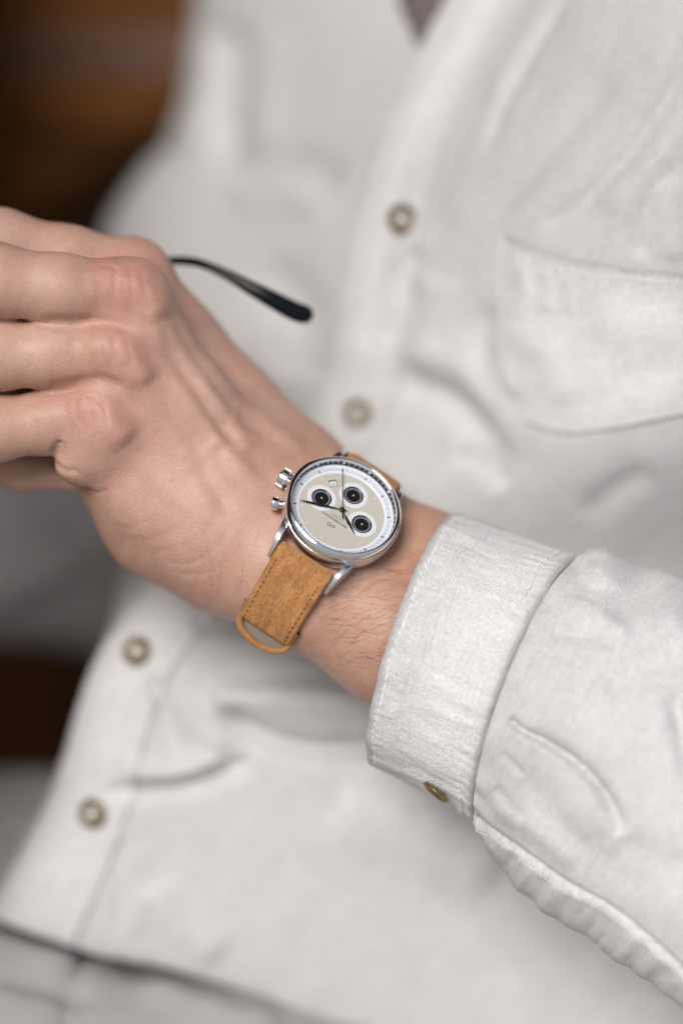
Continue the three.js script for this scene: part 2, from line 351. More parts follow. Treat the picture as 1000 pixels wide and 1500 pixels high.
const redSpots = [[195, 410, 50], [185, 510, 46], [150, 600, 54], [160, 400, 30]];
{
  const lo = at(-90, 1140, 0), geo = surfaceNets(V(-158, -100, -112), V(92, 122, 42), 1.0, skinField);
  const P = geo.attributes.position, N = new Float32Array(P.count * 3), C = new Float32Array(P.count * 3), UV = new Float32Array(P.count * 2);
  const q = V(), axis = V(0.857, -0.515, -0.05).normalize(), side = V(0.515, 0.857, 0.1).normalize();
  for (let i = 0; i < P.count; i++) {
    q.fromBufferAttribute(P, i);
    for (let it = 0; it < 2; it++) { const d = skinField(q.x, q.y, q.z), g = gradient(skinField, q.x, q.y, q.z); q.addScaledVector(g, -d); }
    const n = gradient(skinField, q.x, q.y, q.z), [px, py] = toPx(q);
    let h = 0.35 * fbm(q.x * 0.06, q.y * 0.06, q.z * 0.06, 3);
    if (n.z > -0.2) h += foldSum(skinFolds, px, py) * sstep(-0.2, 0.2, n.z);
    // the joint folds across the fingers and fine lines
    q.addScaledVector(n, h); P.setXYZ(i, q.x, q.y, q.z);
    const along = q.dot(axis), round = q.dot(side) + (n.dot(side) * -6);
    UV[i * 2] = along / 36; UV[i * 2 + 1] = (q.dot(side) * 0.8 - q.z * 0.6) / 36;
    let red = 0; for (const [x, y, r] of redSpots) red += gauss(Math.hypot(px - x, (py - y) * 1.1), r);
    red = clamp(red * (0.7 + 0.7 * fbm(q.x * 0.11, q.y * 0.11, q.z * 0.11) + 0.5 * fbm(q.x * 0.4, q.y * 0.4, q.z * 0.4)), 0, 0.8) * (n.z > 0 ? 1 : 0.3);
    const m = fbm(q.x * 0.05 + 9, q.y * 0.05, q.z * 0.05), m2 = fbm(q.x * 0.18, q.y * 0.18 + 4, q.z * 0.18), tan = sstep(-40, 30, q.x) * 0.9;  // skin gets browner and darker along the forearm towards the cuff
    let r = 0.56, g = 0.336, b = 0.257;
    r += (0.56 - r) * red; g += (0.255 - g) * red * 0.75; b += (0.215 - b) * red * 0.75;
    r *= 1 - 0.06 * tan; g *= 1 - 0.12 * tan; b *= 1 - 0.2 * tan;
    C[i * 3] = clamp(r * (1 + 0.10 * m + 0.05 * m2)); C[i * 3 + 1] = clamp(g * (1 + 0.22 * m + 0.10 * m2)); C[i * 3 + 2] = clamp(b * (1 + 0.28 * m + 0.12 * m2));
  }
  geo.setAttribute('color', new THREE.BufferAttribute(C, 3)); geo.setAttribute('uv', new THREE.BufferAttribute(UV, 2));
  geo.computeVertexNormals();
  const body = addMesh('arm', inL(geo, person), M.skin, person);
  body.userData.label = 'bare hand, wrist and forearm with curled fingers';
  // fine hairs on the forearm and the outer edge of the hand
  const hairs = [];
  const grow = (px, py, dirx, diry, len) => {
    const o = at(px, py, -60); let q = o.clone(); const ray = V(q.x, q.y, q.z - DIST * 1000).normalize();
    for (let k = 0; k < 60; k++) { const d = skinField(q.x, q.y, q.z); if (d < 0.15) break; q.addScaledVector(ray, Math.max(0.1, d * 0.9)); if (q.z < -100) return; }
    const pts = [], n = gradient(skinField, q.x, q.y, q.z); let dir = V(dirx, diry, 0); dir.addScaledVector(n, -dir.dot(n)).normalize();
    const curl = (rnd() - 0.5) * 0.9, bi = n.clone().cross(dir);
    for (let k = 0; k <= 5; k++) {
      const t = k / 5, p = q.clone().addScaledVector(dir, len * t).addScaledVector(bi, curl * len * t * t * 0.5);
      const d = skinField(p.x, p.y, p.z), g = gradient(skinField, p.x, p.y, p.z); p.addScaledVector(g, -d + 0.1 + 0.5 * Math.sin(t * 2.2)); pts.push(p);
    }
    hairs.push(new THREE.TubeGeometry(new THREE.CatmullRomCurve3(pts), 7, 0.013 + 0.014 * rnd(), 3));
  };
  for (let i = 0; i < 260; i++) { const t = rnd(), s = rnd(); grow(520 + 130 * t + 30 * (rnd() - 0.5) - 60 * s, 770 + 60 * t + 220 * s * (1 - 0.35 * t), -0.45 - 0.4 * rnd(), -0.5 + 0.7 * rnd(), 4 + 6 * rnd()); }
  for (let i = 0; i < 14; i++) grow(340 + 30 * rnd() - 60 * rnd(), 790 + 90 * rnd(), 0.3 - rnd(), -0.9 + 0.5 * rnd(), 3 + 4 * rnd());
  for (let i = 0; i < 40; i++) grow(430 + 80 * rnd(), 610 + 60 * rnd(), -0.5 - 0.4 * rnd(), 0.4 + 0.4 * rnd(), 3 + 4 * rnd());
  addMesh('arm_hair', inL(mergeGeometries(hairs), person), M.hair, body, true);
}

// ---- shirt front: a sheet over the leaning torso, control points (photo pixel, pixel, mm behind the watch)
const NET = [
  [[330, -250, 420], [330, -250, 330], [480, -250, 245], [790, -250, 160], [880, -250, 125], [960, -250, 85], [1090, -250, 70], [1300, -250, 110], [1420, -250, 260]],
  [[310, -20, 400], [296, -20, 310], [440, -10, 215], [668, -10, 128], [755, 0, 108], [890, 0, 56], [1060, 0, 34], [1290, 0, 90], [1420, 0, 250]],
  [[266, 170, 380], [272, 170, 290], [400, 170, 195], [576, 170, 112], [662, 190, 98], [850, 190, 46], [1060, 190, 28], [1290, 190, 85], [1420, 190, 250]],
  [[164, 340, 370], [164, 340, 270], [340, 340, 180], [526, 340, 104], [615, 352, 95], [820, 380, 46], [1060, 400, 32], [1290, 400, 90], [1420, 400, 250]],
  [[140, 560, 330], [150, 570, 240], [310, 590, 165], [466, 596, 117], [560, 620, 106], [790, 640, 64], [1060, 640, 52], [1290, 640, 110], [1420, 640, 260]],
  [[150, 760, 280], [165, 770, 200], [215, 785, 138], [290, 795, 108], [395, 822, 98], [650, 860, 95], [1000, 880, 110], [1290, 900, 140], [1420, 900, 280]],
  [[190, 930, 250], [160, 940, 165], [150, 950, 122], [152, 962, 100], [250, 990, 86], [520, 1040, 78], [900, 1100, 90], [1250, 1150, 130], [1420, 1150, 280]],
  [[120, 1140, 260], [85, 1150, 175], [72, 1160, 132], [80, 1175, 107], [182, 1212, 90], [480, 1260, 84], [850, 1310, 96], [1250, 1380, 120], [1420, 1380, 280]],
  [[30, 1300, 270], [0, 1310, 185], [-18, 1325, 134], [-8, 1345, 107], [108, 1388, 96], [400, 1482, 104], [760, 1640, 130], [1200, 1650, 120], [1420, 1650, 280]],
];
const NETL = NET.map((r) => r.map(([x, y, d]) => { const p = at(x, y, d); return [p.x, p.y, p.z]; }));
const torsoRaw = (u, v) => { const rows = NETL.map((r) => spline(r, u)); const p = spline(rows, v); return V(p[0], p[1], p[2]); };   // u 0..8, v 0..8
const torsoN = (u, v) => {
  const e = 0.03, a = torsoRaw(Math.min(8, u + e), v).sub(torsoRaw(Math.max(0, u - e), v)), b = torsoRaw(u, Math.min(8, v + e)).sub(torsoRaw(u, Math.max(0, v - e)));
  return b.cross(a).normalize();
};
const torsoFolds = folds([
  [[[840, -30], [782, 65], [738, 155], [705, 240]], 13, -2.6, 1],
  [[[815, -30], [760, 65], [712, 155]], 16, 1.5],
  [[[1010, 70], [925, 210], [850, 290], [790, 330]], 20, -3.5, 1],
  [[[1040, 130], [960, 240], [880, 320]], 26, 3.0],
  [[[900, 100], [840, 180], [765, 265], [700, 330]], 20, -2.6],
  [[[985, 230], [945, 310], [938, 385]], 14, -3.0],
  [[[970, 260], [985, 330], [980, 385]], 20, 2.4],
  [[[760, 90], [700, 220], [650, 330]], 30, 1.6],
  [[[340, 255], [415, 238], [500, 272]], 26, -6],
  [[[340, 300], [420, 285], [490, 320]], 26, 4],
  [[[338, 30], [332, 90], [328, 170], [340, 280]], 18, -13], [[[300, 40], [296, 150], [270, 260]], 22, 6], [[[400, 40], [390, 150], [395, 240]], 30, 5], [[[230, 210], [270, 230], [330, 225]], 18, -6],
  [[[380, 380], [440, 470], [430, 560]], 40, -6],
  [[[620, 360], [590, 400], [600, 450], [560, 520]], 18, -3],
  [[[640, 400], [625, 460], [590, 540]], 26, 3],
  [[[560, 560], [640, 575], [700, 630], [750, 710]], 24, -7],
  [[[600, 520], [680, 540], [750, 600]], 30, 4],
  [[[660, 660], [705, 680], [742, 718]], 12, -4],
  [[[720, 440], [700, 500], [720, 560], [770, 610]], 18, -4],
  [[[960, 690], [900, 720], [850, 760]], 22, -2.5],
  // belly
  [[[225, 985], [240, 1050], [262, 1108]], 10, -3.2],
  [[[312, 1038], [345, 1056], [390, 1080], [456, 1096], [560, 1094], [660, 1085]], 15, -6.5],
  [[[300, 1028], [360, 1022], [450, 1030], [600, 1030]], 24, 5],
  [[[140, 1160], [240, 1157], [310, 1140], [375, 1108]], 12, -4.4],
  [[[180, 1130], [260, 1132], [330, 1108]], 14, 2.6],
  [[[280, 915], [330, 912], [400, 918]], 14, -3],
  [[[320, 1010], [420, 990], [540, 1005]], 14, -2.4],
  [[[270, 1010], [290, 1060], [340, 1100]], 14, 2.2],
  [[[172, 1225], [180, 1290], [172, 1375]], 9, -1.2],
  [[[195, 1235], [206, 1300], [200, 1375]], 14, 1.2],
  [[[215, 1290], [270, 1360], [330, 1400]], 26, 2],
  [[[480, 1180], [600, 1220], [740, 1290]], 50, 2.5],
]);
function torsoDisp(p, u, v) {
  const [px, py] = toPx(p);
  return (1 - 0.8 * sstep(740, 790, px) * sstep(380, 420, py) * (1 - sstep(610, 640, py))) * foldSum(torsoFolds, px, py) * (0.6 + 0.25 * sstep(250, 800, px) + 0.9 * sstep(860, 950, py)) + (1 - 0.75 * sstep(700, 790, px) * sstep(320, 390, py) * (1 - sstep(610, 660, py))) * 1.7 * fbm(p.x * 0.016, p.y * 0.016, 3.3, 3) + 0.5 * fbm(p.x * 0.07, p.y * 0.05, 8.1, 3);
}
const torsoAtUV = (u, v, off = 0) => { const p = torsoRaw(u, v), n = torsoN(u, v); return p.addScaledVector(n, torsoDisp(p, u, v) + off); };
const torsoTable = []; for (let j = 0; j <= 64; j++) for (let i = 20; i <= 64; i++) { const u = i / 8, v = j / 8; torsoTable.push([u, v, ...toPx(torsoRaw(u, v))]); }
function torsoFind(px, py) {                                       // the sheet's (u, v) seen at a photo pixel: used to lay pocket, buttons and stitches on the cloth
  let best = [5, 4], bd = 1e9;
  for (const [u, v, x, y] of torsoTable) { const d = (x - px) ** 2 + (y - py) ** 2; if (d < bd) { bd = d; best = [u, v]; } }
  let [u, v] = best; const e = 0.01;
  for (let k = 0; k < 4; k++) {
    const q = toPx(torsoRaw(u, v)), qu = toPx(torsoRaw(u + e, v)), qv = toPx(torsoRaw(u, v + e));
    const a = (qu[0] - q[0]) / e, b = (qv[0] - q[0]) / e, c = (qu[1] - q[1]) / e, d = (qv[1] - q[1]) / e, D = a * d - b * c || 1e-6, fx = px - q[0], fy = py - q[1];
    u = clamp(u + 0.8 * (d * fx - b * fy) / D, 0, 8); v = clamp(v + 0.8 * (a * fy - c * fx) / D, 0, 8);
  }
  return [u, v];
}
const torsoPx = (px, py, off = 0) => torsoAtUV(...torsoFind(px, py), off);
const neckHole = (px, py) => py < 86 && px > 582 + Math.max(0, py) * 0.42 && px < 690 - py * 0.7;
let shirt;
{
  const nu = 250, nv = 270;
  const g = gridGeo(nu, nv, (u, v) => {
    const hem = sstep(0.985, 1, v);
    return torsoAtUV(u * 8, v * 8, -5 * hem * sstep(4.1, 4.6, u * 8));
  }, [760 / 48, 900 / 48]);
  const idx = [], src = g.index.array, P = g.attributes.position, q = V();
  for (let i = 0; i < src.length; i += 3) {
    q.set(0, 0, 0); for (let k = 0; k < 3; k++) q.add(V().fromBufferAttribute(P, src[i + k])); q.multiplyScalar(1 / 3);
    const [px, py] = toPx(q); if (!neckHole(px, py)) idx.push(src[i], src[i + 1], src[i + 2]);
  }
  g.setIndex(idx); g.computeVertexNormals();
  shirt = addMesh('shirt', inL(g, person), M.cloth, person);
  // placket: a doubled strip with a turned edge, from the collar to the hem
  const prof = [[2.955, -0.2], [2.95, 0.5], [2.958, 1.2], [2.98, 1.7], [3.05, 1.75], [3.12, 1.35], [3.2, 1.6], [3.5, 1.8], [3.78, 1.6], [3.85, 1.3], [3.93, 1.7], [3.985, 1.5], [4.0, 0.8], [4.004, -0.3]];
  const pk = gridGeo(60, 320, (u, v) => { const [a, o] = spline(prof, u * (prof.length - 1)); return torsoAtUV(a, v * 7.98, o + 0.35 * Math.sin(v * 260 + 3 * Math.sin(v * 40)) * gauss(u - 0.15, 0.12) + 0.3 * Math.sin(v * 220) * gauss(u - 0.85, 0.12)); }, [34 / 48, 900 / 48]);
  addMesh('placket', inL(pk, person), M.cloth, shirt);
  // dark sheet behind the open collar, its colour stands for the shaded neck
  addMesh('neck_shade', inL(gridGeo(12, 12, (u, v) => at(540 + 190 * u, -90 + 220 * v, 165 + 30 * (u - 0.5) ** 2)), person), M.neck_shade, person);
}
// stitches: short rounded threads along a path on the cloth
function stitchGeo(pts, r) { const g = []; for (const [a, b] of pts) { const d = b.clone().sub(a), c = new THREE.CapsuleGeometry(r, Math.max(0.2, d.length() - 2 * r), 3, 6); c.applyQuaternion(new THREE.Quaternion().setFromUnitVectors(V(0, 1, 0), d.clone().normalize())); c.translate((a.x + b.x) / 2, (a.y + b.y) / 2, (a.z + b.z) / 2); g.push(c); } return mergeGeometries(g); }
// breast pocket
{
  const left = smoothLine([[738, 335], [728, 400], [732, 470], [742, 540], [772, 618]], 6), right = [[1110, 408], [1110, 588]];
  const top = smoothLine([[738, 335], [790, 361], [870, 383], [1000, 398], [1110, 408]], 6), bot = smoothLine([[772, 618], [815, 633], [880, 631], [1000, 607], [1110, 588]], 6);
  const S = (p, t) => spline(p, t * (p.length - 1));
  const coons = (s, t) => { const a = S(top, s), b = S(bot, s), l = S(left, t), r = S(right, t); return [0, 1].map((k) => (1 - t) * a[k] + t * b[k] + (1 - s) * l[k] + s * r[k] - ((1 - s) * (1 - t) * top[0][k] + s * (1 - t) * right[0][k] + (1 - s) * t * bot[0][k] + s * t * right[1][k])); };
  const pocketFolds = folds([[[[770, 380], [775, 430], [760, 470]], 10, 1.5], [[[800, 390], [808, 420], [800, 460]], 8, 1.0], [[[830, 400], [838, 430], [836, 460]], 8, 0.8], [[[730, 470], [800, 520], [830, 600]], 26, 2.4], [[[860, 470], [950, 480], [1010, 470]], 30, 1.6], [[[880, 560], [950, 545], [1010, 540]], 26, -1.2]]);
  const surf = (s, t, extra = 0) => {
    const [x, y] = coons(clamp(s), clamp(t)); const open = Math.pow(1 - t, 5) * sstep(0, 0.18, s);
    return torsoPx(x, y, 1.0 + 5 * open + 0.6 * foldSum(pocketFolds, x, y) + 0.25 * Math.sin(s * 120) * gauss(t - 0.09, 0.06) + extra);
  };
  const ns = 90, nt = 76;
  const g = gridGeo(ns, nt, (u, v) => { const rim = (u < 0.5 / ns || v > 1 - 0.5 / nt) ? -0.6 : 0; return surf(u, v, rim); }, [78 / 48, 62 / 48]);
  const pocket = addMesh('pocket', inL(g, person), M.cloth, shirt);
  const st = [];
  for (const t of [0.1]) for (let k = 2; k < 84; k++) st.push([surf(k / 84, t, 0.15), surf((k + 0.62) / 84, t, 0.15)]);
  for (let k = 1; k < 72; k++) { st.push([surf(k / 72, 0.965, 0.15), surf((k + 0.62) / 72, 0.965, 0.15)]); }
  for (let k = 1; k < 60; k++) { st.push([surf(0.02, k / 60, 0.15), surf(0.02, (k + 0.6) / 60, 0.15)]); }
  addMesh('pocket_stitching', inL(stitchGeo(st, 0.24), person), M.thread, shirt, true);
}
// buttons
const buttonTex = (() => { const a = tileNoise(128, 6, 6), b = tileNoise(128, 20, 20); return dataTex(128, (u, v) => { const k = a(u, v) * 0.7 + b(u, v) * 0.3; return [50 + 105 * k, 40 + 92 * k, 12 + 48 * k]; }, true); })();
const buttonMat = new THREE.MeshPhysicalMaterial({ map: buttonTex, roughness: 0.35, clearcoat: 0.3 });
function makeButton(posL, nL, turn, r = 5.6) {
  const pr = [[0.01, 0.9], [2.6, 0.9], [3.3, 1.2], [3.9, 2.0], [4.7, 2.25], [5.4, 1.8], [5.6, 1.1], [5.3, 0.3], [4.2, 0.0], [0.01, 0.0]].map(([x, y]) => new THREE.Vector2(x * r / 5.6, y));
  const b = new THREE.LatheGeometry(pr, 36); const q = new THREE.Quaternion().setFromUnitVectors(V(0, 1, 0), nL);
  const place = (g) => { g.rotateY(turn); g.applyQuaternion(q); g.translate(posL.x, posL.y, posL.z); return inL(g, person); };
  const m = addMesh('button', place(b), buttonMat, person);
  const th = [];
  for (const s of [-1, 1]) { const c = new THREE.CapsuleGeometry(0.75, 2.2, 4, 8); c.rotateX(Math.PI / 2); c.translate(s * 0.85, 1.2, 0); th.push(c); }
  const h = new THREE.CapsuleGeometry(0.6, 1.6, 4, 8); h.rotateZ(Math.PI / 2); h.translate(0, 1.15, 0); th.push(h);
  addMesh('button_thread', place(mergeGeometries(th)), M.thread, m);
  return m;
}
for (const [x, y, t] of [[584, 321, 0.4], [525, 606, 0.9], [205, 957, 0.2], [140, 1191, 0.6]]) { const [u, v] = torsoFind(x, y); makeButton(torsoAtUV(u, v, 1.9), torsoN(u, v), t); }
// placket stitches
{
  const st = [];
  for (const u of [3.12, 3.86]) for (let k = 8; k < 318; k++) { const v = k / 40; st.push([torsoAtUV(u, v, 1.55), torsoAtUV(u, v + 0.016, 1.55)]); }
  addMesh('placket_stitching', inL(stitchGeo(st, 0.2), person), M.thread, shirt, true);
}

// ---- sleeve and cuff of the near arm: rings [centre px, py, mm behind, half height, half depth]
const RINGS = [
  [609, 937, 26, 46.5, 39], [652, 956, 25, 46.8, 39.5], [704, 980, 23, 47.2, 40], [777, 1014, 20, 49.5, 41],
  [850, 1052, 16, 56, 46], [930, 1100, 11, 59, 49], [1020, 1155, 6, 60, 51], [1130, 1220, 0, 63, 53], [1260, 1290, -6, 67, 56], [1420, 1380, -12, 72, 60],
].map(([x, y, d, a, b]) => { const p = at(x, y, d); return [p.x, p.y, p.z, a, b]; });
function ringAt(t) {
  const c = spline(RINGS, t), e = 0.02, c1 = spline(RINGS, Math.min(9, t + e)), c0 = spline(RINGS, Math.max(0, t - e));
  const ax = V(c1[0] - c0[0], c1[1] - c0[1], c1[2] - c0[2] + 0.18 * Math.hypot(c1[0] - c0[0], c1[1] - c0[1])).normalize();
  const tl = 0.095 * (1 - sstep(3, 6, t)), cx = ax.x * Math.cos(tl) - ax.y * Math.sin(tl), cy = ax.x * Math.sin(tl) + ax.y * Math.cos(tl); ax.x = cx; ax.y = cy;
  const up = V(-ax.y, ax.x, 0).normalize(), out = ax.clone().cross(up).normalize();
  return { c: V(c[0], c[1], c[2]), ax, up, out, a: c[3], b: c[4] };
}
// phi: 0 at the upper outline, 90 degrees facing the lens, 180 at the lower outline
function sleevePt(t, phi, off) {
  const r = ringAt(t), co = Math.cos(phi), si = Math.sin(phi);
  const p = r.c.clone().addScaledVector(r.up, r.a * co).addScaledVector(r.out, r.b * si);
  const n = V().addScaledVector(r.up, co / r.a).addScaledVector(r.out, si / r.b).normalize();
  return [p.addScaledVector(n, typeof off === 'function' ? off(p, n) : off), n];
}
const sleeveFolds = folds([
  [[[744, 1052], [765, 1072], [800, 1090], [845, 1122], [875, 1158], [900, 1205], [906, 1225]], 17, -8.2, 0, 0, 0, 1.6],
  [[[790, 1050], [860, 1070], [920, 1120]], 30, 1.5],
  [[[852, 826], [862, 840], [884, 850]], 6, 0.45], [[[840, 850], [858, 862], [872, 868]], 6, -0.5], [[[822, 884], [842, 884], [870, 894]], 6, 0.4], [[[790, 950], [815, 962], [850, 968]], 6, -0.6], [[[735, 1100], [752, 1118], [766, 1140]], 6, -0.8], [[[722, 1150], [745, 1172], [772, 1200]], 8, -0.9], [[[935, 1010], [975, 1002], [1010, 1012]], 9, -0.8], [[[905, 1080], [950, 1075], [1005, 1085]], 10, -0.8],
  [[[855, 800], [880, 830], [880, 870]], 22, 2.4],
  [[[940, 820], [930, 870], [900, 930]], 24, -2.6],
  [[[812, 902], [860, 898], [930, 930]], 16, 1.5], [[[800, 925], [850, 930], [910, 955]], 12, -1.8],
  [[[880, 1010], [940, 980], [1010, 950]], 26, -2.2], [[[850, 960], [930, 920], [1010, 910]], 30, 2.0],
  [[[730, 1120], [780, 1150], [830, 1220], [900, 1270], [980, 1320]], 24, -1.5], [[[720, 1170], [790, 1215], [850, 1265]], 16, 1.6],
  [[[900, 1230], [960, 1260], [1020, 1280]], 26, -2.0],
  [[[985, 1010], [1000, 1080], [1010, 1150]], 14, -5],
]);
const lapLine = smoothLine([[690, 1192], [712, 1205], [760, 1240], [830, 1288], [900, 1328], [960, 1376], [1020, 1430], [1120, 1500]], 5);
const sleeveOff = (t, phi) => (p, n) => {
  const [px, py] = toPx(p), d = (t - 3) * 38;                        // mm past the cuff seam, about
  let h = -1.5 + 2.6 * sstep(-0.5, 4.5, d) + 0.6 * sstep(4, 14, d) + foldSum(sleeveFolds, px, py) * sstep(0, 3, d);
  h += 0.9 * Math.sin(phi * 21 + 2 * Math.sin(phi * 5)) * Math.exp(-d / 14) * sstep(0, 4, d);
  h += 2.6 * fbm(p.x * 0.014, p.y * 0.014, p.z * 0.014, 2) * sstep(0, 20, d) + 0.2 * fbm(p.x * 0.09, p.y * 0.09, p.z * 0.09, 2);
  const [ld, lt, ls] = segDist(px, py, lapLine);                     // the lap of the sleeve opening: a second layer below the line, puckered
  if (n.z > -0.75) {
    const below = ls > 0 ? sstep(0.2, 4.5, ld) : 0;
    h += below * (1.1 + 1.5 * fbm(lt * 16, ld * 0.012, 4.4, 3) + 0.5 * Math.sin(lt * 44 + 2.5 * Math.sin(lt * 17)) * sstep(0, 16, ld)) - 1.7 * gauss(ld, 3.5) * (ls > 0 ? 0.3 : 1);
  }
  return h;
};
const cuffOff = (t, phi) => {
  const s = clamp(t / 3), e0 = gauss(s - 0.1, 0.08), e1 = gauss(s - 0.9, 0.08);
  let h = 1.2 * fbm(phi * 6.5, s * 1.5 + phi * 0.9, 2.2, 3) + 0.9 * fbm(phi * 3.1, s * 0.9 + 5, 1, 3);
  h += (0.10 * Math.sin(phi * 64 + 6 * nz(phi * 6, s * 3, 0)) + 0.12 * nz(phi * 22, s * 2.6, 1)) * (0.3 + e0 + e1);
  h -= 0.45 * gauss(s - 0.085, 0.018) + 0.5 * gauss(s - 0.915, 0.018);
  return h + 0.3;
};
let cuff;
{
  const L = 1.5 * Math.PI * 100;
  const g = gridGeo(480, 340, (u, v) => { const phi = u * Math.PI * 2, t = 2.93 + v * 6.0; return sleevePt(t, phi, sleeveOff(t, phi))[0]; }, [330 / 48, 260 / 48]);
  const sleeve = addMesh('sleeve', inL(g, person), M.cloth, person);
  // cuff profile: inside, round the wrist edge, outside, round the seam edge
  const prof = [[1.6, -2.4], [0.9, -2.4], [0.15, -2.3], [0.0, -1.9], [-0.045, -1.1], [0.0, -0.3], [0.12, 0], [0.5, 0], [1, 0], [1.5, 0], [2, 0], [2.5, 0], [2.88, 0], [2.985, -0.15], [3.02, -0.8], [3.0, -1.6], [2.9, -2.2]];
  const gc = gridGeo(420, 150, (u, v) => {
    const phi = u * Math.PI * 2, [t, o] = spline(prof, v * (prof.length - 1)); const wob = 0.02 * Math.sin(phi * 17) + 0.03 * nz(phi * 4, 0.3, 0.2);
    const p = sleevePt(Math.max(0, t), phi, cuffOff(t, phi) + o)[0]; const r = ringAt(Math.max(0, t)); return p.addScaledVector(r.ax, (t < 0 ? t * 12 : 0) + wob * 6 * (t < 0.2 || t > 2.8 ? 1 : 0));
  }, [290 / 48, 130 / 48]);
  cuff = addMesh('cuff', inL(gc, person), M.cloth, sleeve);
  cuff.userData.label = 'wide turned cuff with topstitched edges';
  const st = [];
  for (const [t, n, j] of [[0.26, 92, 0], [2.68, 92, 0.4]]) for (let k = 0; k < n; k++) {
    const a = (k + j) / n * Math.PI * 2, b = (k + j + 0.6) / n * Math.PI * 2, w = 0.04 * Math.sin(k * 0.7);
    if (Math.sin((a + b) / 2) < -0.5) continue;
    st.push([sleevePt(t + w, a, cuffOff(t, a) + 0.12)[0], sleevePt(t + w, b, cuffOff(t, b) + 0.12)[0]]);
  }
  addMesh('cuff_stitching', inL(stitchGeo(st, 0.21), person), M.thread, sleeve, true);
  const find = (px, py) => { let b = null, bd = 1e9; for (let t = 3.2; t < 8; t += 0.02) for (let ph = 1.2; ph < 3.4; ph += 0.012) { const q = toPx(sleevePt(t, ph, 2)[0]), d = Math.hypot(q[0] - px, q[1] - py); if (d < bd) { bd = d; b = [t, ph]; } } return b; };
  const sl = []; let prev = null;
  for (let i = 1; i < 30; i++) {
    const [x, y] = spline(lapLine, i / 30 * (lapLine.length - 1)), b = find(x - 6, y + 13); if (!b) continue;
    const pt = (c) => sleevePt(c[0], c[1], (p, n) => sleeveOff(c[0], c[1])(p, n) + 0.1)[0];
    if (prev) { for (let k = 0; k < 3; k++) { const m = (f) => [prev[0] + (b[0] - prev[0]) * f, prev[1] + (b[1] - prev[1]) * f]; st.length && sl.push([pt(m(k / 3)), pt(m((k + 0.6) / 3))]); } }
    prev = b;
  }
  addMesh('lap_stitching', inL(stitchGeo(sl, 0.15), person), M.thread, sleeve, true);
  // cuff button near the lower outline, seen almost edge on
  let best = null, bd = 1e9;
  for (let t = 0.3; t < 2.8; t += 0.03) for (let ph = 1.6; ph < 3.3; ph += 0.01) { const [p, n] = sleevePt(t, ph, 1.0), q = toPx(p), d = Math.hypot(q[0] - 641, q[1] - 1157) + (n.z < -0.05 ? 100 : 0); if (d < bd) { bd = d; best = [p, n]; } }
  makeButton(best[0], V(-0.64, -0.73, 0.12).normalize(), 0.3, 5.2);
}
// ---- trousers: two thighs
{
  const near = chain([J(1000, 1960, 104, 92), J(300, 1760, 126, 80), J(-420, 1546, 94, 76)]), far = chain([J(420, 1320, 260, 62), J(0, 1345, 225, 56), J(-420, 1420, 190, 60)]);
  const wr = folds([[[[130, 1395], [105, 1440], [92, 1520]], 7, -5.0], [[[-40, 1370], [60, 1400], [140, 1420]], 14, 4], [[[-40, 1420], [60, 1440], [140, 1470]], 14, -4], [[[20, 1200], [45, 1260], [20, 1320]], 18, -4], [[[200, 1440], [320, 1480], [420, 1520]], 20, 4], [[[160, 1410], [260, 1440], [380, 1490]], 12, -3]]);
  const f = (x, y, z) => { let d = 1e9; for (const c of near) d = smin(d, c(x, y, z), 30); let e = 1e9; for (const c of far) e = smin(e, c(x, y, z), 30); return smin(d, e, 20); };
  const g = surfaceNets(V(-290, -420, -340), V(190, -60, 40), 4.5, f), P = g.attributes.position, UV = new Float32Array(P.count * 2), q = V();
  for (let i = 0; i < P.count; i++) {
    q.fromBufferAttribute(P, i); const n = gradient(f, q.x, q.y, q.z); q.addScaledVector(n, -f(q.x, q.y, q.z)); const [px, py] = toPx(q);
    q.addScaledVector(n, foldSum(wr, px, py) + 3 * fbm(q.x * 0.02, q.y * 0.03, q.z * 0.02, 3)); P.setXYZ(i, q.x, q.y, q.z); UV[i * 2] = q.x / 48; UV[i * 2 + 1] = (q.y - q.z) / 60;
  }
  g.setAttribute('uv', new THREE.BufferAttribute(UV, 2)); g.computeVertexNormals();
  addMesh('trousers', inL(g, person), M.trousers, person);
}
// the knee of the far leg, behind the hand
{
  const c = chain([J(-320, 780, 210, 42), J(-60, 800, 240, 40), J(230, 830, 300, 44)]);
  const f = (x, y, z) => { let d = 1e9; for (const k of c) d = smin(d, k(x, y, z), 20); return d + 7 * fbm(x * 0.03, y * 0.05, z * 0.03, 3); };
  const g = surfaceNets(V(-290, -110, -370), V(0, 80, -140), 4, f), P = g.attributes.position, UV = new Float32Array(P.count * 2);
  for (let i = 0; i < P.count; i++) { UV[i * 2] = P.getX(i) / 48; UV[i * 2 + 1] = (P.getY(i) - P.getZ(i)) / 60; }
  g.setAttribute('uv', new THREE.BufferAttribute(UV, 2)); g.computeVertexNormals();
  addMesh('trouser_knee', inL(g, person), M.trousers, person);
}
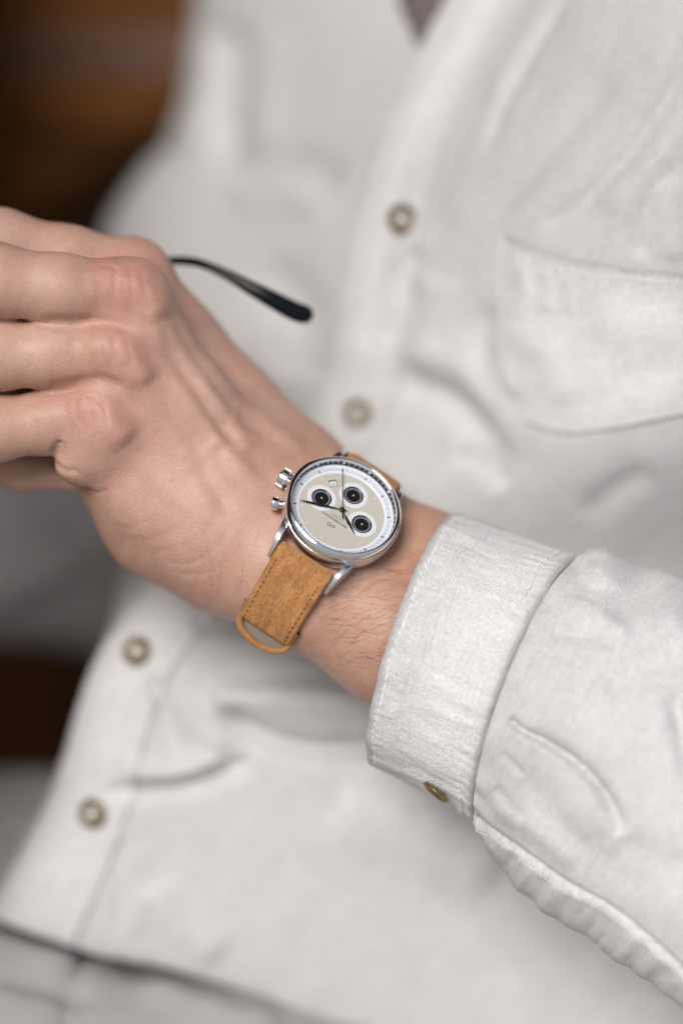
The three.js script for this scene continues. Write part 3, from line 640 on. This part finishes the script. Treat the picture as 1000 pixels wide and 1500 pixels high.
// ------------------------------------------------------------------ eyeglasses: the temple arm and its drooping tip
{
  const base = at(245, 386, 66), t = thing('eyeglasses', 'dark eyeglasses held in the hand, curved temple tip sticking out past the knuckles', 'eyeglasses', base);
  const path = smoothLine([[70, 440, 84], [150, 408, 72], [215, 388, 60], [252, 382, 52], [290, 385, 46], [330, 401, 43], [370, 423, 41], [405, 442, 41], [434, 457, 42], [459, 463, 43]], 6).map(([x, y, d]) => at(x, y, d));
  const n = path.length, rad = (s) => { const e = clamp((s - 0.62) / 0.34); return 1.35 + 1.6 * e * e * (3 - 2 * e); };
  const curve = new THREE.CatmullRomCurve3(path), fr = curve.computeFrenetFrames(120);
  const build = (s0, s1, grow) => gridGeo(18, 90, (u, v) => {
    const s = s0 + (s1 - s0) * v, p = curve.getPointAt(s), k = Math.round(s * 120), tn = fr.tangents[k], side = V(-tn.y, tn.x, 0).normalize(), dep = tn.clone().cross(side);
    let r = rad(s) * grow * 1.14; const end = (1 - s) * 92; if (end < 3.2) r *= Math.sqrt(Math.max(0.0004, 1 - ((3.2 - end) / 3.2) ** 2));
    const a = u * Math.PI * 2; return p.addScaledVector(side, Math.cos(a) * r).addScaledVector(dep, Math.sin(a) * r * 0.62);
  });
  addMesh('temple', inL(build(0, 0.55, 1), t), M.acetate, t);
  addMesh('temple_tip', inL(build(0.548, 1, 1.02), t), M.acetate, t);
}

// ------------------------------------------------------------------ wristwatch
{
  const centre = at(500.5, 748.5, 0), watch = thing('wristwatch', 'steel wristwatch with beige dial, three dark subdials and tan suede strap, on the wrist', 'wristwatch', centre);
  const sw = 0.001;
  const R4 = new THREE.Matrix4().makeBasis(WX, WY, N3).premultiply(new THREE.Matrix4().extractRotation(LM.clone().scale(V(1000, 1000, 1000))));
  watch.quaternion.setFromRotationMatrix(R4);
  // everything below is in millimetres of the watch: x three o'clock, y twelve, z out; dial at z = 0
  const mm = (g) => g.scale(sw, sw, sw);
  const lathe = (pts, seg = 128) => { const g = new THREE.LatheGeometry(pts.map(([x, y]) => new THREE.Vector2(Math.max(x, 0.001), y)), seg); g.rotateX(Math.PI / 2); return g; };
  const smoothProf = (pts, n) => smoothLine(pts, n);
  const part = (name, g, m, parent = watch, stuff) => addMesh(name, mm(g), m, parent, stuff);
  const pol = (r, deg, z = 0) => V(r * Math.sin(deg * Math.PI / 180), r * Math.cos(deg * Math.PI / 180), z);  // clockwise from twelve

  // case: mid-case and four lugs
  const midcase = lathe([[17, -6.6], [18.4, -6.4], [19.5, -5.4], [20.1, -3.6], [20.3, -1.4], [20.25, -0.2], [19.9, 0.1], [19.2, 0.15]].flatMap((p) => [p]), 160);
  const kase = part('case', midcase, M.brushed);
  const lugShape = (() => { const s = new THREE.Shape(); s.moveTo(13.5, -0.2); s.quadraticCurveTo(19.5, 0.1, 22.4, -1.6); s.quadraticCurveTo(25.2, -3.6, 26.3, -7.2); s.quadraticCurveTo(26.2, -7.9, 25.2, -7.9); s.quadraticCurveTo(22, -6.2, 18, -5.8); s.lineTo(13.5, -5.8); s.closePath(); return s; })();
  for (const sy of [1, -1]) for (const sx of [1, -1]) {
    const g = new THREE.ExtrudeGeometry(lugShape, { depth: 1.7, bevelEnabled: true, bevelSize: 0.42, bevelThickness: 0.42, bevelSegments: 4, curveSegments: 20 });
    const P = g.attributes.position;                                // shape x -> watch y, shape y -> z, extrusion -> x; the lug leans outwards into the case
    for (let i = 0; i < P.count; i++) { const a = P.getX(i), b = P.getY(i), c = P.getZ(i); P.setXYZ(i, sx * (10.95 + c * (1 - 0.5 * clamp((a - 17) / 9)) + (26 - a) * 0.1), sy * a, b); }
    if (sx * sy < 0) { const ix = g.index; if (ix) { for (let i = 0; i < ix.count; i += 3) { const q = ix.getX(i); ix.setX(i, ix.getX(i + 1)); ix.setX(i + 1, q); } } else { for (let i = 0; i < P.count; i += 3) for (const at of Object.values(g.attributes)) for (let k = 0; k < at.itemSize; k++) { const q = at.getComponent(i, k); at.setComponent(i, k, at.getComponent(i + 1, k)); at.setComponent(i + 1, k, q); } } }
    g.computeVertexNormals(); part('lug', g, M.lugSteel, kase);
  }
  part('bezel', lathe(smoothProf([[18.2, 2.7], [18.3, 3.55], [18.7, 3.85], [19.3, 3.65], [20.0, 2.9], [20.4, 1.9], [20.35, 1.0], [19.8, 0.45], [19.3, 0.3]], 5), 160), M.steel);
  part('rehaut', lathe([[18.25, 2.8], [18.15, 0.62], [17.9, 0.55]], 160), M.rehaut);
  // reflection of the track ticks, built as small white blocks on the rehaut
  { const b = []; for (let k = 0; k < 60; k++) { const g = new THREE.BoxGeometry(k % 5 ? 0.24 : 0.8, 0.24, k % 5 ? 0.5 : 0.9); g.translate(0, 18.08, 2.0); g.rotateZ(-k * Math.PI / 30); b.push(g); } part('reflected_tick_blocks', mergeGeometries(b), M.whitePaint, watch, true); }

  // dial with printed lettering
  const C = 1024, canvas = document.createElement('canvas'); canvas.width = canvas.height = C; const x = canvas.getContext('2d'), S = C / 30; // 30 mm square
  x.fillStyle = '#bdb7ac'; x.fillRect(0, 0, C, C);
  for (let i = 0; i < 26000; i++) { const k = rnd(); x.fillStyle = `rgba(${k < 0.5 ? '90,80,66' : '235,228,214'},${0.05 + 0.1 * rnd()})`; x.fillRect(rnd() * C, rnd() * C, 1 + 2 * rnd(), 1 + 2 * rnd()); }
  x.fillStyle = '#2a2624'; x.textAlign = 'center'; x.textBaseline = 'middle';
  const T = (s, mmx, mmy, size, font = 'sans-serif', w = '') => { x.font = `${w} ${size * S}px ${font}`; x.fillText(s, C / 2 + mmx * S, C / 2 - mmy * S); };
  T('1844 CHRONODATE', 0, 4.6, 1.08, 'sans-serif', 'bold'); T('AUTOMATIC', 0, 3.2, 0.9);
  x.strokeStyle = '#2a2624'; x.lineWidth = 0.17 * S; x.beginPath();   // the looped emblem above the name
  for (let i = 0; i <= 80; i++) { const a = i / 80 * Math.PI * 2, px = 1.15 * Math.cos(a), py = 0.62 * Math.sin(2 * a); const X = C / 2 + px * S, Y = C / 2 - (7.3 + py) * S; i ? x.lineTo(X, Y) : x.moveTo(X, Y); } x.stroke();
  for (const s of [-1, 1]) { x.beginPath(); x.moveTo(C / 2 + s * 0.9 * S, C / 2 - 7.9 * S); x.lineTo(C / 2 + s * 1.5 * S, C / 2 - 6.7 * S); x.stroke(); }
  const dialTex = new THREE.CanvasTexture(canvas); dialTex.colorSpace = THREE.SRGBColorSpace;
  const discUV = (g, half) => { const P = g.attributes.position, U = new Float32Array(P.count * 2); for (let i = 0; i < P.count; i++) { U[2 * i] = 0.5 + P.getX(i) / (2 * half); U[2 * i + 1] = 0.5 + P.getY(i) / (2 * half); } g.setAttribute('uv', new THREE.BufferAttribute(U, 2)); return g; };
  const subs = [[8.1, 90], [8.0, 180], [8.1, 270]].map(([r, a]) => pol(r, a));
  const face = new THREE.Shape(); face.absarc(0, 0, 14.9, 0, Math.PI * 2);
  for (const s of subs) { const h = new THREE.Path(); h.absarc(s.x, s.y, 3.55, 0, Math.PI * 2, true); face.holes.push(h); }
  const dateC = pol(10.9, 133), DS = 1.28;
  const dial = part('dial', discUV(new THREE.ShapeGeometry(face, 64), 15), new THREE.MeshPhysicalMaterial({ map: dialTex, roughness: 0.42 }));
  // chapter ring with its track
  const D = 1024, c2 = document.createElement('canvas'); c2.width = c2.height = D; const y2 = c2.getContext('2d'), Q = D / 37.2;
  y2.fillStyle = '#dcdfe6'; y2.fillRect(0, 0, D, D); y2.translate(D / 2, D / 2); y2.strokeStyle = '#3c4048'; y2.fillStyle = '#3c4048';
  for (const r of [16.0, 16.75]) { y2.lineWidth = 0.07 * Q; y2.beginPath(); y2.arc(0, 0, r * Q, 0, 7); y2.stroke(); }
  for (let k = 0; k < 240; k++) { y2.save(); y2.rotate(k * Math.PI / 120); y2.lineWidth = (k % 20 === 0 ? 0.5 : k % 4 ? 0.05 : 0.11) * Q; y2.beginPath(); y2.moveTo(0, -(k % 20 === 0 ? 15.75 : 16) * Q); y2.lineTo(0, -(k % 4 ? 16.35 : 16.75) * Q); y2.stroke(); y2.restore(); }
  y2.globalAlpha = 0.55; y2.font = `${0.7 * Q}px sans-serif`; y2.textAlign = 'center'; y2.textBaseline = 'middle';
  for (let k = 1; k <= 12; k++) { y2.save(); y2.rotate(k * Math.PI / 6 + 0.06); y2.translate(0, -17.3 * Q); y2.fillText(String(k * 5), 0.4 * Q, 0); y2.restore(); }
  const chTex = new THREE.CanvasTexture(c2); chTex.colorSpace = THREE.SRGBColorSpace;
  part('chapter_ring', discUV(lathe([[14.85, -0.1], [14.9, 0.12], [15.2, 0.18], [18.3, 0.62]], 160), 18.6), new THREE.MeshPhysicalMaterial({ map: chTex, roughness: 0.35, clearcoat: 0.3 }));
  // subdials
  subs.forEach((s, i) => {
    const m = (g) => { g.translate(s.x, s.y, 0); return g; };
    const ring = part('subdial', m(lathe([[3.5, -0.3], [3.52, 0.05], [3.7, 0.12], [4.85, 0.12], [5.0, 0.06], [5.02, 0.01]], 72)), M.whitePaint, dial);
    part('subdial_well', m(lathe([[3.5, 0.06], [3.35, -0.25], [2.98, -0.28], [2.9, -0.34], [0.01, -0.34]], 72)), M.navy, dial);
    part('subdial_track', m(lathe([[2.98, -0.255], [2.5, -0.265]], 72)), new THREE.MeshStandardMaterial({ color: lin(0.16, 0.18, 0.23), roughness: 0.5 }), dial);
    const grooves = []; for (let k = 0; k < 8; k++) { const r = 0.35 + k * 0.27; grooves.push([r, -0.325], [r + 0.13, -0.295]); }
    part('subdial_centre', m(lathe(grooves, 72)), new THREE.MeshStandardMaterial({ color: lin(0.03, 0.022, 0.016), metalness: 0.6, roughness: 0.35 }), dial);
    const tk = []; for (let k = 0; k < 24; k++) { const g = new THREE.BoxGeometry(0.07, k % 6 ? 0.3 : 0.55, 0.03); g.translate(0, 4.4, 0.14); g.rotateZ(k * Math.PI / 12); tk.push(m(g)); }
    for (let k = 0; k < 24; k++) { const g = new THREE.BoxGeometry(0.06, 0.25, 0.03); g.translate(0, 2.74, -0.24); g.rotateZ(k * Math.PI / 12); tk.push(m(g)); }
    part('subdial_ticks', mergeGeometries(tk.slice(0, 24)), M.black, dial, true); part('subdial_inner_ticks', mergeGeometries(tk.slice(24)), M.whitePaint, dial, true);
    const h = new THREE.BoxGeometry(0.16, 2.6, 0.08); h.translate(0, 0.9, -0.12); h.rotateZ([2.2, 3.05, 0.5][i]); part('subdial_hand', m(h), M.steel, dial);
    const pin = new THREE.CylinderGeometry(0.24, 0.26, 0.3, 20); pin.rotateX(Math.PI / 2); pin.translate(0, 0, -0.08); part('subdial_pin', m(pin), M.whitePaint, dial);
  });
  // applied pips
  for (let k = 0; k < 12; k++) { const p = pol(13.55, k * 30), g = new THREE.SphereGeometry(0.34, 14, 10); g.translate(p.x, p.y, 0.12); part('hour_pip', g, M.whitePaint, dial); }
  // date window
  {
    const cd = document.createElement('canvas'); cd.width = 128; cd.height = 96; const z = cd.getContext('2d'); z.fillStyle = '#eef0f2'; z.fillRect(0, 0, 128, 96); z.fillStyle = '#1d2226'; z.font = 'bold 74px sans-serif'; z.textAlign = 'center'; z.textBaseline = 'middle'; z.fillText('24', 64, 52);
    const dt = new THREE.CanvasTexture(cd); dt.colorSpace = THREE.SRGBColorSpace;
    const turn = -133 * Math.PI / 180, pl = new THREE.PlaneGeometry(1.75, 1.3); pl.translate(0, -0.12, 0.02); pl.scale(DS, DS, 1); pl.rotateZ(turn); pl.translate(dateC.x, dateC.y, 0); part('date_disc', pl, new THREE.MeshStandardMaterial({ map: dt, roughness: 0.5 }), dial);
    const fr = []; for (const [w, h, ox, oy] of [[2.15, 0.16, 0, 0.98], [2.15, 0.16, 0, -0.86], [0.16, 1.68, 1.0, 0.06], [0.16, 1.68, -1.0, 0.06]]) { const g = new THREE.BoxGeometry(w, h, 0.14); g.translate(ox, oy, 0.08); g.scale(DS, DS, 1); g.rotateZ(turn); g.translate(dateC.x, dateC.y, 0); fr.push(g); }
    part('date_frame', mergeGeometries(fr), M.steel, dial);
    const sh = new THREE.PlaneGeometry(1.75, 0.42); sh.translate(0, 0.72, 0.03); sh.scale(DS, DS, 1); sh.rotateZ(turn); sh.translate(dateC.x, dateC.y, 0); part('date_shade_strip', sh, new THREE.MeshStandardMaterial({ color: lin(0.25, 0.32, 0.36), roughness: 0.4 }), dial);  // flat blue-grey strip, shade painted along the outer side of the window
  }
  // hands
  const hand = (pts, ang, z, th) => { const s = new THREE.Shape(); pts.forEach(([a, b], i) => (i ? s.lineTo(a, b) : s.moveTo(a, b))); s.closePath(); const g = new THREE.ExtrudeGeometry(s, { depth: th, bevelEnabled: true, bevelSize: 0.05, bevelThickness: 0.06, bevelSegments: 2 }); g.rotateZ(-ang * Math.PI / 180); g.translate(0, 0, z); return g; };
  const leaf = (L, w) => [[-0.14, -1.4], [0.14, -1.4], [0.12, 2.2], [w * 0.6, L * 0.34], [w, L * 0.55], [w * 0.6, L * 0.8], [0.04, L], [-0.04, L], [-w * 0.6, L * 0.8], [-w, L * 0.55], [-w * 0.6, L * 0.34], [-0.12, 2.2]];
  part('hour_hand', hand(leaf(9.6, 0.52), 304, 0.55, 0.12), M.black); part('minute_hand', hand(leaf(14.6, 0.48), 65, 0.85, 0.12), M.black);
  part('seconds_hand', hand([[-0.2, -3.6], [0.2, -3.6], [0.1, 0], [0.06, 16.2], [-0.06, 16.2], [-0.1, 0]], 149, 1.15, 0.06), M.black);
  const pn = lathe([[0.01, 1.55], [0.5, 1.5], [0.75, 1.3], [0.82, 1.0], [0.82, 0.2], [0.01, 0.2]], 40); part('hand_pin', pn, M.darkSteel);
  // crystal: a shallow dome
  { const pr = []; for (let k = 0; k <= 24; k++) { const r = 18.25 * k / 24; pr.push([r, 3.5 + 0.9 * (1 - (r / 18.25) ** 2)]); } part('crystal', lathe(pr, 128), M.crystal); }
  // crown: knurled, on a short neck
  {
    const teeth = 22, sh = new THREE.Shape(); for (let k = 0; k < teeth * 4; k++) { const a = k / (teeth * 4) * Math.PI * 2, r = [3.25, 3.25, 2.85, 2.85][k % 4]; k ? sh.lineTo(r * Math.cos(a), r * Math.sin(a)) : sh.moveTo(r * Math.cos(a), r * Math.sin(a)); } sh.closePath();
    const g = new THREE.ExtrudeGeometry(sh, { depth: 2.0, bevelEnabled: true, bevelSize: 0.35, bevelThickness: 0.5, bevelSegments: 3 }); g.rotateY(Math.PI / 2); g.translate(21.7, 0, -2.6); const crown = part('crown', g, M.steel);
    const nk = new THREE.CylinderGeometry(1.5, 1.9, 2.4, 32); nk.rotateZ(Math.PI / 2); nk.translate(20.9, 0, -2.6); part('crown_neck', nk, M.steel, crown);
    const cp = new THREE.CylinderGeometry(2.1, 2.5, 0.5, 40); cp.rotateZ(-Math.PI / 2); cp.translate(24.35, 0, -2.6); part('crown_cap', cp, M.steel, crown);
    const pg = new THREE.LatheGeometry([[0.01, 3.9], [1.3, 3.85], [1.75, 3.5], [1.8, 2.0], [1.65, 1.75], [1.15, 1.65], [1.1, -1], [0.01, -1]].map(([a, b]) => new THREE.Vector2(a, b)), 40); pg.scale(1.25, 1.2, 1.25); pg.translate(0, 19.4, -2.6); pg.rotateZ(-62 * Math.PI / 180); part('pusher', pg, M.steel);
  }
  // strap: each half follows the wrist; a padded band with rolled edges
  const pathA = [[21.2, -4.6], [23.2, -4.4], [25.5, -6.2], [28.6, -10.4], [32.2, -16.5], [35.2, -23.5], [36.6, -30.6]];
  const pathB = [[21.2, -4.6], [23.2, -4.5], [25.5, -6.4], [28.8, -11], [32.6, -18], [35.4, -26], [36.2, -34], [34, -43], [28, -50]];
  const band = (path, sy, half, th) => {
    const sec = []; for (let k = 0; k < 40; k++) { const a = k / 40 * Math.PI * 2, c = Math.cos(a), s = Math.sin(a); sec.push([Math.sign(c) * Math.pow(Math.abs(c), 0.22) * half, Math.sign(s) * Math.pow(Math.abs(s), 0.5) * th / 2 + (s > 0 ? 0.35 * (1 - (Math.abs(c)) ** 6) : 0)]); }
    sec.push(sec[0]);
    const len = path.length - 1;
    const g = gridGeo(40, 90, (u, v) => {
      const t = v * len, [py, pz] = spline(path, t), e = 0.02, [ay, az] = spline(path, Math.min(len, t + e)), [by, bz] = spline(path, Math.max(0, t - e)); let ty = ay - by, tz = az - bz; const l = Math.hypot(ty, tz); ty /= l; tz /= l;
      const [sx0, sn] = spline(sec, u * 40), e2 = Math.min(v, 1 - v) / 0.03, w = e2 < 1 ? 0.02 + 0.98 * Math.sqrt(Math.max(0, 1 - (1 - e2) ** 2)) : 1, taper = 1 - 0.06 * v;
      return V(sx0 * taper * (1 + 0.004 * Math.sin(v * 40)), sy * (py - tz * sn * w), pz + ty * sn * w);
    }, [1, 1]);
    const P = g.attributes.position, U = g.attributes.uv; for (let i = 0; i < P.count; i++) U.setXY(i, P.getX(i) / 22, Math.hypot(P.getY(i), P.getZ(i)) / 22 + P.getZ(i) / 40);
    if (sy > 0) { const ix = g.index.array; for (let i = 0; i < ix.length; i += 3) { const q = ix[i]; ix[i] = ix[i + 1]; ix[i + 1] = q; } } g.computeVertexNormals(); return g;
  };
  const strap = part('strap', band(pathA, 1, 10.6, 3.0), M.suede); part('strap', band(pathB, -1, 10.4, 3.0), M.suede);
  for (const sx of [-1, 1]) {
    const st = []; const len = pathA.length - 1;
    for (let k = 0; k < 14; k++) { const pt = (t) => { const [py, pz] = spline(pathA, t), [ay, az] = spline(pathA, Math.min(len, t + 0.05)); let ty = ay - py, tz = az - pz; const l = Math.hypot(ty, tz); ty /= l; tz /= l; return V(sx * 8.5 * (1 - 0.06 * t / len), py - tz * 1.72, pz + ty * 1.72); }; const a = 2.1 + k * 0.285; st.push([pt(a), pt(a + 0.19)]); }
    part('strap_stitching', stitchGeo(st, 0.27), M.brownThread, strap, true);
  }
  { const sb = new THREE.CylinderGeometry(0.75, 0.75, 21, 20); sb.rotateZ(Math.PI / 2); for (const s of [1, -1]) { const g = sb.clone(); g.translate(0, s * 22.6, -5.2); part('spring_bar', g, M.steel, kase); } }
  // keeper loop: the strap's end standing off below the wrist, suede rim round a taupe lining
  {
    const rimPt = (a, sh = 1) => { const e = 6.4 * Math.pow(Math.max(0, Math.sin(a)), 0.75) * sh; return V(9.7 * sh * Math.cos(a), 36.2 + 0.80 * e, -30.2 - 0.62 * e); };
    const rim = []; for (let k = 0; k <= 28; k++) rim.push(rimPt(k / 28 * Math.PI)); rim.unshift(V(9.9, 34.9, -24)); rim.push(V(-9.9, 34.9, -24));
    const loop = part('strap_loop', new THREE.TubeGeometry(new THREE.CatmullRomCurve3(rim), 90, 1.15, 12), M.suede);
    const ln = gridGeo(32, 8, (u, v) => { const p = rimPt(u * Math.PI), z = 0.9 * Math.sin(v * Math.PI); return V(p.x, 36.2 + (p.y - 36.2) * v - 0.6 + 0.4 * z, -30.2 + (p.z + 30.2) * v - 0.6 - 0.3 * z); });
    M.lining.side = THREE.DoubleSide; part('strap_lining', ln, M.lining, loop);
  }
}

// ------------------------------------------------------------------ render
const renderer = new THREE.WebGLRenderer({ antialias: true });
renderer.toneMapping = THREE.LinearToneMapping; renderer.toneMappingExposure = EXPOSURE;
renderer.shadowMap.enabled = true;
renderer.setSize(682, 1024);
renderer.render(scene, camera);
